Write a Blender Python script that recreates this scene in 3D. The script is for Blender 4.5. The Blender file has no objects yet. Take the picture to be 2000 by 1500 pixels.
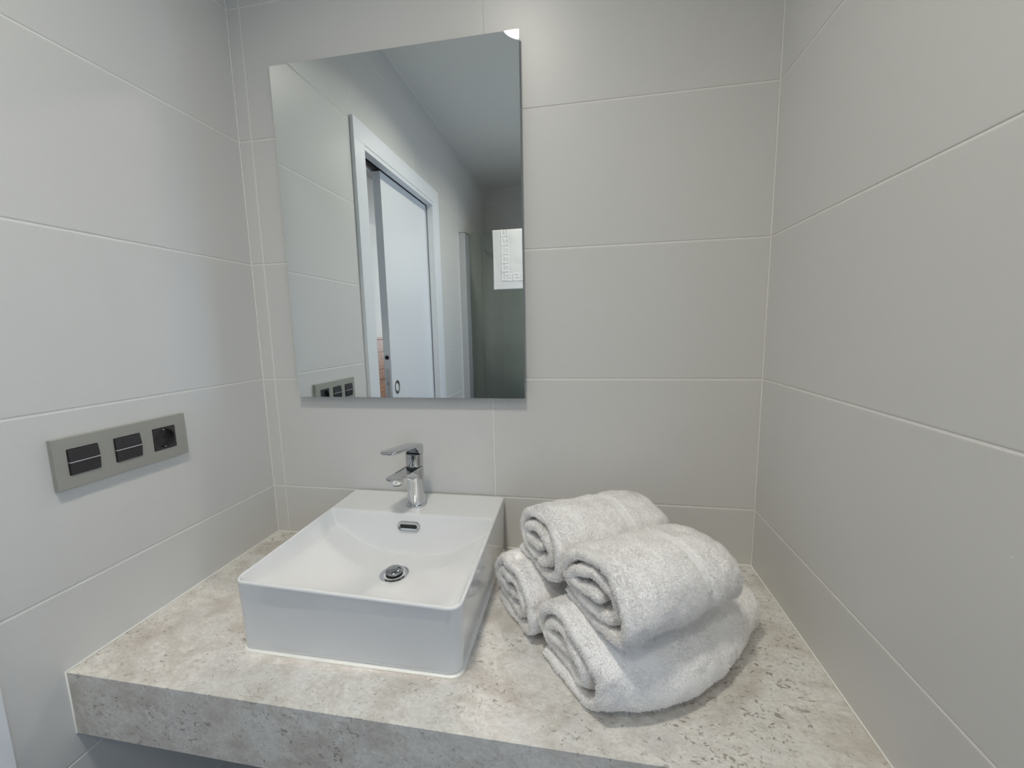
import bpy, bmesh, math
import numpy as np
from mathutils import Vector, Matrix

SC = bpy.context.scene
COL = SC.collection

# ------------------------------------------------------------------ camera
cam_d = bpy.data.cameras.new('camera')
cam = bpy.data.objects.new('camera', cam_d)
COL.objects.link(cam)
Rm = Matrix(((0.9847016874786702, -0.002713074835662827, 0.1742275118963581),
             (0.1730200059920943, 0.13375186418409452, -0.9757943002261159),
             (-0.020655851547567706, 0.9910111392170199, 0.13217510258981915)))
cam.matrix_world = Matrix.Translation((0.857536569, -0.968029943, 0.555581084)) @ Rm.to_4x4()
cam_d.sensor_fit = 'HORIZONTAL'
cam_d.sensor_width = 36.0
cam_d.lens = 799.38 / 2000 * 36.0
cam_d.clip_start = 0.02
SC.camera = cam

# ------------------------------------------------------------------ light and exposure
SC.view_settings.view_transform = 'Standard'
SC.view_settings.look = 'None'
SC.view_settings.gamma = 1
SC.view_settings.use_curve_mapping = False
SC.view_settings.exposure = 0.0
world = bpy.data.worlds.new('world')
SC.world = world
world.use_nodes = True
world.node_tree.nodes['Background'].inputs['Color'].default_value = (0.6, 0.75, 1.0, 1)
world.node_tree.nodes['Background'].inputs['Strength'].default_value = 0.3
SC.cycles.use_denoising = True
SC.cycles.sample_clamp_indirect = 0
SC.cycles.max_bounces = 10
SC.cycles.diffuse_bounces = 7
SC.cycles.glossy_bounces = 6
SC.cycles.transparent_max_bounces = 8
SC.cycles.caustics_reflective = True
SC.cycles.blur_glossy = 0.0

LAMP_NEAR = 6.8        # ceiling downlight over the basin
LAMP_FAR = 3.4         # ceiling downlight towards the shower
WINDOW = 2.6           # frosted window pane
OTHER_ROOM = 14.0       # unseen glowing pane added to light the bedroom

# ------------------------------------------------------------------ dimensions (z = 0 is the worktop)
W = 1.2407             # room width
D = 2.70               # room depth
CEIL = 1.755
FLOOR = -0.78
LEV = [FLOOR] + [0.1366 + 0.3 * k for k in range(-3, 6)] + [CEIL]

# ------------------------------------------------------------------ helpers
def link(name, me, mats, parent=None):
    o = bpy.data.objects.new(name, me)
    COL.objects.link(o)
    for m in (mats if isinstance(mats, (list, tuple)) else [mats]):
        me.materials.append(m)
    if parent is not None:
        o.parent = parent
    return o

def empty(name, loc=(0, 0, 0)):
    o = bpy.data.objects.new(name, None)
    o.empty_display_size = 0.05
    COL.objects.link(o)
    o.location = loc
    return o

def tag(o, label, cat, group=None):
    o['label'] = label
    o['category'] = cat
    if group:
        o['group'] = group
    return o

def struct(o):
    o['kind'] = 'structure'
    return o

def add_box(bm, x0, x1, y0, y1, z0, z1, mi=0):
    vs = [bm.verts.new((x, y, z)) for x in (x0, x1) for y in (y0, y1) for z in (z0, z1)]
    for f in ((0, 1, 3, 2), (4, 6, 7, 5), (0, 4, 5, 1), (2, 3, 7, 6), (0, 2, 6, 4), (1, 5, 7, 3)):
        fa = bm.faces.new([vs[i] for i in f])
        fa.material_index = mi
    return vs

def finish(bm, name, mats, parent=None, bevel=0.0, seg=2, smooth=False, org=None):
    bmesh.ops.recalc_face_normals(bm, faces=bm.faces)
    if org is not None:
        bmesh.ops.translate(bm, verts=bm.verts, vec=(-org[0], -org[1], -org[2]))
    me = bpy.data.meshes.new(name)
    bm.to_mesh(me)
    bm.free()
    if smooth:
        me.polygons.foreach_set('use_smooth', [True] * len(me.polygons))
    o = link(name, me, mats, parent)
    if bevel > 0:
        b = o.modifiers.new('bevel', 'BEVEL')
        b.width = bevel
        b.segments = seg
        b.limit_method = 'ANGLE'
        b.angle_limit = math.radians(35)
        b.harden_normals = False
    return o

def smooth_angle(o, deg=35):
    me = o.data
    me.polygons.foreach_set('use_smooth', [True] * len(me.polygons))
    me.set_sharp_from_angle(angle=math.radians(deg))

def box_obj(name, x0, x1, y0, y1, z0, z1, mat, parent=None, bevel=0.0, seg=2):
    bm = bmesh.new()
    add_box(bm, x0, x1, y0, y1, z0, z1)
    return finish(bm, name, mat, parent, bevel, seg)

def np_mesh(name, verts, faces, mats, parent=None, smooth=True):
    """faces: (n,k) int array"""
    me = bpy.data.meshes.new(name)
    verts = np.asarray(verts, dtype=np.float32)
    if isinstance(faces, np.ndarray):
        faces = [faces]
    me.vertices.add(len(verts))
    me.vertices.foreach_set('co', verts.ravel())
    nl = sum(f.size for f in faces)
    npol = sum(len(f) for f in faces)
    me.loops.add(nl)
    me.polygons.add(npol)
    me.loops.foreach_set('vertex_index', np.concatenate([f.ravel() for f in faces]).astype(np.int32))
    tot = np.concatenate([np.full(len(f), f.shape[1]) for f in faces]).astype(np.int32)
    st = np.concatenate([[0], np.cumsum(tot)[:-1]]).astype(np.int32)
    me.polygons.foreach_set('loop_start', st)
    me.polygons.foreach_set('loop_total', tot)
    me.polygons.foreach_set('use_smooth', np.full(npol, smooth))
    me.update(calc_edges=True)
    me.validate()
    return link(name, me, mats, parent)

def grid_faces(nr, nc, close=False):
    i = np.arange(nr - 1)[:, None]
    n = nc if close else nc - 1
    j = np.arange(n)[None, :]
    a = i * nc + j
    b = i * nc + (j + 1) % nc
    return np.stack([a, b, b + nc, a + nc], -1).reshape(-1, 4)

def lathe(name, prof, mat, parent=None, n=64, loc=(0, 0, 0), deg=40):
    """prof: list of (r, z) ; closed at r = 0"""
    bm = bmesh.new()
    rings = []
    for r, z in prof:
        if r < 1e-6:
            rings.append([bm.verts.new((loc[0], loc[1], loc[2] + z))])
        else:
            rings.append([bm.verts.new((loc[0] + r * math.cos(2 * math.pi * k / n), loc[1] + r * math.sin(2 * math.pi * k / n), loc[2] + z)) for k in range(n)])
    for a, b in zip(rings[:-1], rings[1:]):
        for k in range(n):
            k2 = (k + 1) % n
            if len(a) == 1 and len(b) == 1:
                continue
            if len(a) == 1:
                bm.faces.new((a[0], b[k], b[k2]))
            elif len(b) == 1:
                bm.faces.new((a[k], a[k2], b[0]))
            else:
                bm.faces.new((a[k], a[k2], b[k2], b[k]))
    o = finish(bm, name, mat, parent)
    smooth_angle(o, deg)
    return o

# ------------------------------------------------------------------ materials
def mat_new(name):
    m = bpy.data.materials.new(name)
    m.use_nodes = True
    nt = m.node_tree
    return m, nt, nt.nodes['Principled BSDF']

def simple(name, col, rough=0.5, metal=0.0, spec=0.5, bump=0.0, bscale=300.0, coat=0.0):
    m, nt, p = mat_new(name)
    p.inputs['Base Color'].default_value = (*col, 1)
    p.inputs['Roughness'].default_value = rough
    p.inputs['Metallic'].default_value = metal
    p.inputs['Specular IOR Level'].default_value = spec
    p.inputs['Coat Weight'].default_value = coat
    tc = nt.nodes.new('ShaderNodeTexCoord')
    n = nt.nodes.new('ShaderNodeTexNoise')
    n.inputs['Scale'].default_value = bscale
    n.inputs['Detail'].default_value = 3
    nt.links.new(tc.outputs['Object'], n.inputs['Vector'])
    # faint roughness variation keeps every surface procedural
    mr = nt.nodes.new('ShaderNodeMapRange')
    mr.inputs['To Min'].default_value = max(rough - 0.02, 0.0)
    mr.inputs['To Max'].default_value = rough + 0.02
    nt.links.new(n.outputs['Fac'], mr.inputs['Value'])
    nt.links.new(mr.outputs['Result'], p.inputs['Roughness'])
    if bump > 0:
        b = nt.nodes.new('ShaderNodeBump')
        b.inputs['Strength'].default_value = bump
        b.inputs['Distance'].default_value = 0.001
        nt.links.new(n.outputs['Fac'], b.inputs['Height'])
        nt.links.new(b.outputs['Normal'], p.inputs['Normal'])
    return m

def emissive(name, col, strength):
    m, nt, p = mat_new(name)
    p.inputs['Base Color'].default_value = (0.8, 0.8, 0.8, 1)
    p.inputs['Roughness'].default_value = 0.6
    p.inputs['Emission Color'].default_value = (*col, 1)
    p.inputs['Emission Strength'].default_value = strength
    return m

def make_tile():
    m, nt, p = mat_new('satin_white_tile')
    tc = nt.nodes.new('ShaderNodeTexCoord')
    n1 = nt.nodes.new('ShaderNodeTexNoise'); n1.inputs['Scale'].default_value = 1.4; n1.inputs['Detail'].default_value = 2
    n2 = nt.nodes.new('ShaderNodeTexNoise'); n2.inputs['Scale'].default_value = 4.5; n2.inputs['Detail'].default_value = 1.5
    nt.links.new(tc.outputs['Object'], n1.inputs['Vector'])
    nt.links.new(tc.outputs['Object'], n2.inputs['Vector'])
    cr = nt.nodes.new('ShaderNodeValToRGB')
    cr.color_ramp.elements[0].color = (0.628, 0.622, 0.602, 1)
    cr.color_ramp.elements[1].color = (0.652, 0.646, 0.625, 1)
    nt.links.new(n1.outputs['Fac'], cr.inputs['Fac'])
    nt.links.new(cr.outputs['Color'], p.inputs['Base Color'])
    p.inputs['Roughness'].default_value = 0.36
    p.inputs['Specular IOR Level'].default_value = 0.45
    b = nt.nodes.new('ShaderNodeBump')
    b.inputs['Strength'].default_value = 0.25
    b.inputs['Distance'].default_value = 0.0025
    nt.links.new(n2.outputs['Fac'], b.inputs['Height'])
    nt.links.new(b.outputs['Normal'], p.inputs['Normal'])
    return m

def make_travertine():
    m, nt, p = mat_new('travertine_laminate')
    N, L = nt.nodes, nt.links
    tc = N.new('ShaderNodeTexCoord')
    mp = N.new('ShaderNodeMapping')
    mp.inputs['Rotation'].default_value = (0.3, 0.2, 0.9)
    mp.inputs['Scale'].default_value = (1.0, 1.7, 1.3)
    L.new(tc.outputs['Object'], mp.inputs['Vector'])
    def noise(sc, det, rough, src, dist=0.0):
        n = N.new('ShaderNodeTexNoise')
        n.inputs['Scale'].default_value = sc
        n.inputs['Detail'].default_value = det
        n.inputs['Roughness'].default_value = rough
        n.inputs['Distortion'].default_value = dist
        L.new(src, n.inputs['Vector'])
        return n.outputs['Fac']
    def ramp(src, stops):
        r = N.new('ShaderNodeValToRGB')
        e = r.color_ramp.elements
        e[0].position, e[0].color = stops[0][0], (*stops[0][1], 1)
        e[1].position, e[1].color = stops[-1][0], (*stops[-1][1], 1)
        for s in stops[1:-1]:
            q = e.new(s[0]); q.color = (*s[1], 1)
        L.new(src, r.inputs['Fac'])
        return r.outputs['Color']
    def mix(f, a, b, mode='MIX'):
        x = N.new('ShaderNodeMix'); x.data_type = 'RGBA'; x.blend_type = mode
        if isinstance(f, float): x.inputs[0].default_value = f
        else: L.new(f, x.inputs[0])
        for s, i in ((a, 6), (b, 7)):
            if isinstance(s, tuple): x.inputs[i].default_value = (*s, 1)
            else: L.new(s, x.inputs[i])
        return x.outputs[2]
    def math_(op, a, b):
        x = N.new('ShaderNodeMath'); x.operation = op; x.use_clamp = True
        for s, i in ((a, 0), (b, 1)):
            if isinstance(s, float): x.inputs[i].default_value = s
            else: L.new(s, x.inputs[i])
        return x.outputs[0]
    g = (1, 1, 1); k = (0, 0, 0)
    big = noise(7, 6, 0.62, mp.outputs['Vector'], 0.4)
    base = ramp(big, [(0.33, (0.46, 0.425, 0.38)), (0.44, (0.60, 0.57, 0.525)), (0.55, (0.76, 0.745, 0.705)), (0.70, (0.65, 0.645, 0.62))])
    med = noise(34, 5, 0.7, mp.outputs['Vector'], 1.2)
    base = mix(ramp(med, [(0.42, k), (0.66, (0.55, 0.55, 0.55))]), base, (0.47, 0.44, 0.40))
    cool = noise(11, 4, 0.6, tc.outputs['Object'], 0.8)
    base = mix(ramp(cool, [(0.50, k), (0.66, (0.6, 0.6, 0.6))]), base, (0.73, 0.73, 0.71))
    fine = noise(140, 4, 0.75, mp.outputs['Vector'], 0.5)
    base = mix(ramp(fine, [(0.35, (0.35, 0.35, 0.35)), (0.60, k)]), base, (0.38, 0.345, 0.30))
    # pits, gathered in clusters
    clus = ramp(noise(6.0, 3, 0.6, tc.outputs['Object'], 0.6), [(0.43, k), (0.56, g)])
    vor = N.new('ShaderNodeTexNoise')
    vor.inputs['Scale'].default_value = 95; vor.inputs['Detail'].default_value = 3.0; vor.inputs['Roughness'].default_value = 0.55; vor.inputs['Distortion'].default_value = 0.9
    L.new(mp.outputs['Vector'], vor.inputs['Vector'])
    pit = ramp(vor.outputs['Fac'], [(0.605, k), (0.65, g)])
    pitm = math_('MULTIPLY', pit, clus)
    pit2 = ramp(noise(170, 2, 0.5, tc.outputs['Object'], 0.5), [(0.665, k), (0.70, g)])
    pitm = math_('MAXIMUM', pitm, math_('MULTIPLY', pit2, 0.75))
    base = mix(math_('MULTIPLY', pitm, 0.70), base, (0.19, 0.155, 0.13))
    L.new(base, p.inputs['Base Color'])
    p.inputs['Roughness'].default_value = 0.48
    p.inputs['Specular IOR Level'].default_value = 0.4
    h = math_('SUBTRACT', math_('MULTIPLY', fine, 0.5), pitm)
    hb = N.new('ShaderNodeMath'); hb.operation = 'SUBTRACT'
    L.new(fine, hb.inputs[0]); L.new(pitm, hb.inputs[1])
    b = N.new('ShaderNodeBump'); b.inputs['Strength'].default_value = 0.35; b.inputs['Distance'].default_value = 0.0012
    L.new(hb.outputs[0], b.inputs['Height'])
    L.new(b.outputs['Normal'], p.inputs['Normal'])
    return m

def make_wood():
    m, nt, p = mat_new('oak_wood')
    N, L = nt.nodes, nt.links
    tc = N.new('ShaderNodeTexCoord'); mp = N.new('ShaderNodeMapping')
    mp.inputs['Scale'].default_value = (3, 1.2, 18)
    L.new(tc.outputs['Object'], mp.inputs['Vector'])
    n = N.new('ShaderNodeTexNoise'); n.inputs['Scale'].default_value = 3; n.inputs['Detail'].default_value = 6; n.inputs['Distortion'].default_value = 1.5
    L.new(mp.outputs['Vector'], n.inputs['Vector'])
    r = N.new('ShaderNodeValToRGB')
    r.color_ramp.elements[0].position = 0.3; r.color_ramp.elements[0].color = (0.22, 0.095, 0.04, 1)
    r.color_ramp.elements[1].position = 0.7; r.color_ramp.elements[1].color = (0.48, 0.26, 0.14, 1)
    L.new(n.outputs['Fac'], r.inputs['Fac']); L.new(r.outputs['Color'], p.inputs['Base Color'])
    p.inputs['Roughness'].default_value = 0.5
    return m

def make_towel():
    m, nt, p = mat_new('white_terry_cotton')
    N, L = nt.nodes, nt.links
    tc = N.new('ShaderNodeTexCoord')
    n = N.new('ShaderNodeTexNoise'); n.inputs['Scale'].default_value = 700; n.inputs['Detail'].default_value = 2
    L.new(tc.outputs['Object'], n.inputs['Vector'])
    b = N.new('ShaderNodeBump'); b.inputs['Strength'].default_value = 0.6; b.inputs['Distance'].default_value = 0.0012
    L.new(n.outputs['Fac'], b.inputs['Height']); L.new(b.outputs['Normal'], p.inputs['Normal'])
    p.inputs['Base Color'].default_value = (0.90, 0.89, 0.885, 1)
    p.inputs['Roughness'].default_value = 0.95
    p.inputs['Specular IOR Level'].default_value = 0.1
    p.inputs['Sheen Weight'].default_value = 0.15
    return m

def make_glass():
    m = bpy.data.materials.new('shower_glass'); m.use_nodes = True
    nt = m.node_tree; N, L = nt.nodes, nt.links
    N.clear()
    out = N.new('ShaderNodeOutputMaterial')
    tr = N.new('ShaderNodeBsdfTransparent'); tr.inputs['Color'].default_value = (0.86, 0.90, 0.875, 1)
    gl = N.new('ShaderNodeBsdfGlossy'); gl.inputs['Roughness'].default_value = 0.02
    fr = N.new('ShaderNodeFresnel'); fr.inputs['IOR'].default_value = 1.5
    mx = N.new('ShaderNodeMixShader')
    L.new(fr.outputs['Fac'], mx.inputs['Fac']); L.new(tr.outputs[0], mx.inputs[1]); L.new(gl.outputs[0], mx.inputs[2])
    L.new(mx.outputs[0], out.inputs['Surface'])
    return m

M_TILE = make_tile()
M_GROUT = simple('light_grout', (0.78, 0.76, 0.72), 0.8, spec=0.2)
M_CAULK = simple('white_silicone', (0.82, 0.81, 0.76), 0.4)
M_PAINT = simple('white_paint', (0.76, 0.755, 0.72), 0.85, spec=0.2, bump=0.1, bscale=200)
M_FLOOR = simple('grey_floor_tile', (0.15, 0.155, 0.18), 0.5)
M_STONE = make_travertine()
M_BOARD = simple('plain_chipboard', (0.30, 0.27, 0.24), 0.8)
M_CERAMIC = simple('white_ceramic', (0.74, 0.75, 0.755), 0.06, spec=0.5, coat=0.3)
M_CHROME = simple('chrome', (0.60, 0.61, 0.63), 0.05, metal=1.0)
M_MIRROR, _nt, _p = mat_new('mirror_silver')
_p.inputs['Base Color'].default_value = (0.845, 0.875, 0.86, 1); _p.inputs['Metallic'].default_value = 1; _p.inputs['Roughness'].default_value = 0.0
M_MEDGE = simple('ground_glass_edge', (0.16, 0.18, 0.175), 0.3)
M_BLACK = simple('black_rubber', (0.012, 0.012, 0.013), 0.5)
M_SWITCH = simple('anthracite_plastic', (0.028, 0.025, 0.027), 0.38)
M_PLATE = simple('greige_metallic_plastic', (0.33, 0.325, 0.29), 0.42, spec=0.4)
M_LINE = simple('light_grey_plastic', (0.55, 0.55, 0.56), 0.4)
M_TERRY = make_towel()
def make_pile():
    m = bpy.data.materials.new('terry_loops'); m.use_nodes = True
    nt = m.node_tree; N, L = nt.nodes, nt.links
    p = N['Principled BSDF']; out = N['Material Output']
    tc = N.new('ShaderNodeTexCoord'); n = N.new('ShaderNodeTexNoise'); n.inputs['Scale'].default_value = 300
    L.new(tc.outputs['Object'], n.inputs['Vector'])
    r = N.new('ShaderNodeValToRGB'); r.color_ramp.elements[0].color = (0.91, 0.90, 0.895, 1); r.color_ramp.elements[1].color = (0.94, 0.93, 0.925, 1)
    L.new(n.outputs['Fac'], r.inputs['Fac']); L.new(r.outputs['Color'], p.inputs['Base Color'])
    p.inputs['Roughness'].default_value = 0.95; p.inputs['Specular IOR Level'].default_value = 0.1
    t = N.new('ShaderNodeBsdfTranslucent'); t.inputs['Color'].default_value = (0.93, 0.92, 0.915, 1)
    mx = N.new('ShaderNodeMixShader'); mx.inputs['Fac'].default_value = 0.5
    L.new(p.outputs[0], mx.inputs[1]); L.new(t.outputs[0], mx.inputs[2]); L.new(mx.outputs[0], out.inputs['Surface'])
    return m
M_PILE = make_pile()
M_LACQ = simple('white_lacquer', (0.78, 0.80, 0.83), 0.3)
M_ALU = simple('brushed_aluminium', (0.62, 0.63, 0.64), 0.35, metal=0.7)
M_REFL_CHROME = simple('chrome_dark_reflection', (0.36, 0.37, 0.39), 0.06, metal=1.0)  # chrome darkened so its colour carries a dark reflection on the plug
M_STEEL = simple('steel', (0.5, 0.48, 0.45), 0.25, metal=1.0)
M_GLASS = make_glass()
M_WOOD = make_wood()
M_LAMP1 = emissive('lamp_diffuser_near', (1.0, 0.965, 0.90), 8.0)
M_PANE = emissive('frosted_pane', (0.50, 0.70, 1.0), WINDOW)
M_FILL_PANE = emissive('bedroom_fill_pane', (0.80, 0.87, 1.0), OTHER_ROOM)  # glow added to brighten the bedroom behind the door gap

# ------------------------------------------------------------------ tiled walls
def tiled_wall(name, frame, ubreaks, zbreaks, back, holes=(), thick=0.12):
    """frame(u, z, depth) -> xyz, depth > 0 goes into the room. holes: (u0,u1,z0,z1)"""
    rng = np.random.default_rng(hash(len(name)) % 1000 + len(ubreaks))
    bm = bmesh.new()
    def slab(u0, u1, z0, z1, gap):
        g = gap; b = 0.0022
        til = rng.uniform(-1, 1, 4) * 0.00022
        rings = []
        for inset, dep in ((g, -0.0012), (g + b * 0.35, -0.0003), (g + b, 0.0)):
            q = []
            for n, (u, z) in enumerate(((u0 + inset, z0 + inset), (u1 - inset, z0 + inset), (u1 - inset, z1 - inset), (u0 + inset, z1 - inset))):
                q.append(bm.verts.new(frame(u, z, dep + til[n] * (dep == 0.0))))
            rings.append(q)
        for a, c in zip(rings[:-1], rings[1:]):
            for k in range(4):
                f = bm.faces.new((a[k], a[(k + 1) % 4], c[(k + 1) % 4], c[k])); f.material_index = 0
        f = bm.faces.new(rings[-1]); f.material_index = 0
    def rect(u0, u1, z0, z1, d0, d1, mi):
        vs = [bm.verts.new(frame(u, z, d)) for u in (u0, u1) for z in (z0, z1) for d in (d0, d1)]
        for f in ((0, 1, 3, 2), (4, 6, 7, 5), (0, 4, 5, 1), (2, 3, 7, 6), (0, 2, 6, 4), (1, 5, 7, 3)):
            fa = bm.faces.new([vs[i] for i in f]); fa.material_index = mi
    def cut(r, h):
        u0, u1, z0, z1 = r; a, b, c, d = h
        if a >= u1 or b <= u0 or c >= z1 or d <= z0: return [r]
        out = []
        if a > u0: out.append((u0, a, z0, z1))
        if b < u1: out.append((b, u1, z0, z1))
        m0, m1 = max(a, u0), min(b, u1)
        if c > z0: out.append((m0, m1, z0, c))
        if d < z1: out.append((m0, m1, d, z1))
        return out
    for u0, u1 in zip(ubreaks[:-1], ubreaks[1:]):
        for z0, z1 in zip(zbreaks[:-1], zbreaks[1:]):
            rs = [(u0, u1, z0, z1)]
            for h in holes:
                rs = [q for r in rs for q in cut(r, h)]
            for r in rs:
                if r[1] - r[0] > 0.006 and r[3] - r[2] > 0.006:
                    slab(*r, 0.0011)
    rs = [(ubreaks[0], ubreaks[-1], zbreaks[0], zbreaks[-1])]
    for h in holes:
        rs = [q for r in rs for q in cut(r, h)]
    for r in rs:
        rect(*r, -0.0009, -thick, 1)
    o = finish(bm, name, [M_TILE, M_GROUT])
    return struct(o)

tiled_wall('wall_back', lambda u, z, d: (u, -d, z), [0, 0.036, 0.636, W], LEV, 1)
DY0, DY1, DZ = -1.395, -0.647, 1.277          # door opening (y range, top)
tiled_wall('wall_left', lambda u, z, d: (d, u, z), [-D, -2.30, -1.885, -1.155, -0.587, 0], LEV, 1, holes=[(DY0, DY1 + 0.0185, FLOOR, DZ)], thick=0.12)
WY0, WY1, WZ0, WZ1 = -1.68, -0.93, 0.05, 1.06   # window in the right wall
tiled_wall('wall_right', lambda u, z, d: (W - d, u, z), [-D, -2.4, -1.8, -1.2, -0.6, 0], LEV, 1, holes=[(WY0, WY1, WZ0, WZ1)], thick=0.16)
tiled_wall('wall_front', lambda u, z, d: (u, -D + d, z), [0, 0.6, W], LEV, 1)
struct(box_obj('floor', -0.0, W, -D, 0, FLOOR - 0.1, FLOOR, M_FLOOR))
struct(box_obj('ceiling', -0.0, W, -D, 0, CEIL, CEIL + 0.1, M_PAINT))

# sealant beads of the corners and the worktop
def bead(name, pts, r, mat, flat=1.0):
    cu = bpy.data.curves.new(name, 'CURVE'); cu.dimensions = '3D'
    s = cu.splines.new('POLY'); s.points.add(len(pts) - 1)
    for q, p_ in zip(s.points, pts): q.co = (*p_, 1)
    cu.bevel_depth = r; cu.bevel_resolution = 3; cu.use_fill_caps = True
    o = bpy.data.objects.new(name, cu); COL.objects.link(o); cu.materials.append(mat)
    return struct(o)
bead('trim_1', [(0.0005, -0.0005, FLOOR), (0.0005, -0.0005, CEIL)], 0.0016, M_GROUT)
bead('trim_2', [(W - 0.0005, -0.0005, FLOOR), (W - 0.0005, -0.0005, CEIL)], 0.0016, M_GROUT)
bead('trim_4', [(0.001, -D + 0.001, CEIL - 0.001), (0.001, -0.001, CEIL - 0.001)], 0.002, M_CAULK)
bead('trim_5', [(0.001, -D + 0.001, CEIL - 0.001), (W - 0.001, -D + 0.001, CEIL - 0.001)], 0.002, M_CAULK)
CF = -0.4915        # worktop front
CT = 0.116          # worktop thickness
bead('trim_3', [(0.0012, CF + 0.0005, -CT), (0.0012, CF - 0.0005, 0.001), (0.0012, -0.0012, 0.001), (W - 0.0012, -0.0012, 0.001), (W - 0.0012, CF, 0.001), (W - 0.0012, CF, -CT)], 0.0016, M_CAULK)

# ------------------------------------------------------------------ worktop
def worktop():
    root = empty('worktop', (W / 2, CF / 2, 0))
    tag(root, 'thick beige travertine-look worktop slab carrying the basin and towels', 'worktop')
    def b(name, x0, x1, y0, y1, z0, z1, mat, bev=0.0):
        bm = bmesh.new(); add_box(bm, x0, x1, y0, y1, z0, z1)
        bmesh.ops.translate(bm, verts=bm.verts, vec=(-W / 2, -CF / 2, 0))
        return finish(bm, name, mat, root, bev, 2)
    bm = bmesh.new()
    prof = [(CF, 0), (-0.0005, 0), (-0.0005, -0.030), (CF + 0.022, -0.030), (CF + 0.022, -CT), (CF, -CT)]
    rr = [[bm.verts.new((x - W / 2, y - CF / 2, z)) for y, z in prof] for x in (0.0005, W - 0.0005)]
    for k in range(6): bm.faces.new((rr[0][k], rr[0][(k + 1) % 6], rr[1][(k + 1) % 6], rr[1][k]))
    bm.faces.new(rr[0]); bm.faces.new(rr[1])
    finish(bm, 'stone_slab', M_STONE, root, 0.0007, 2)
    b('support_board', 0.0005, W - 0.0005, CF + 0.0222, -0.0005, -CT + 0.02, -0.0302, M_BOARD)
worktop()

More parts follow.
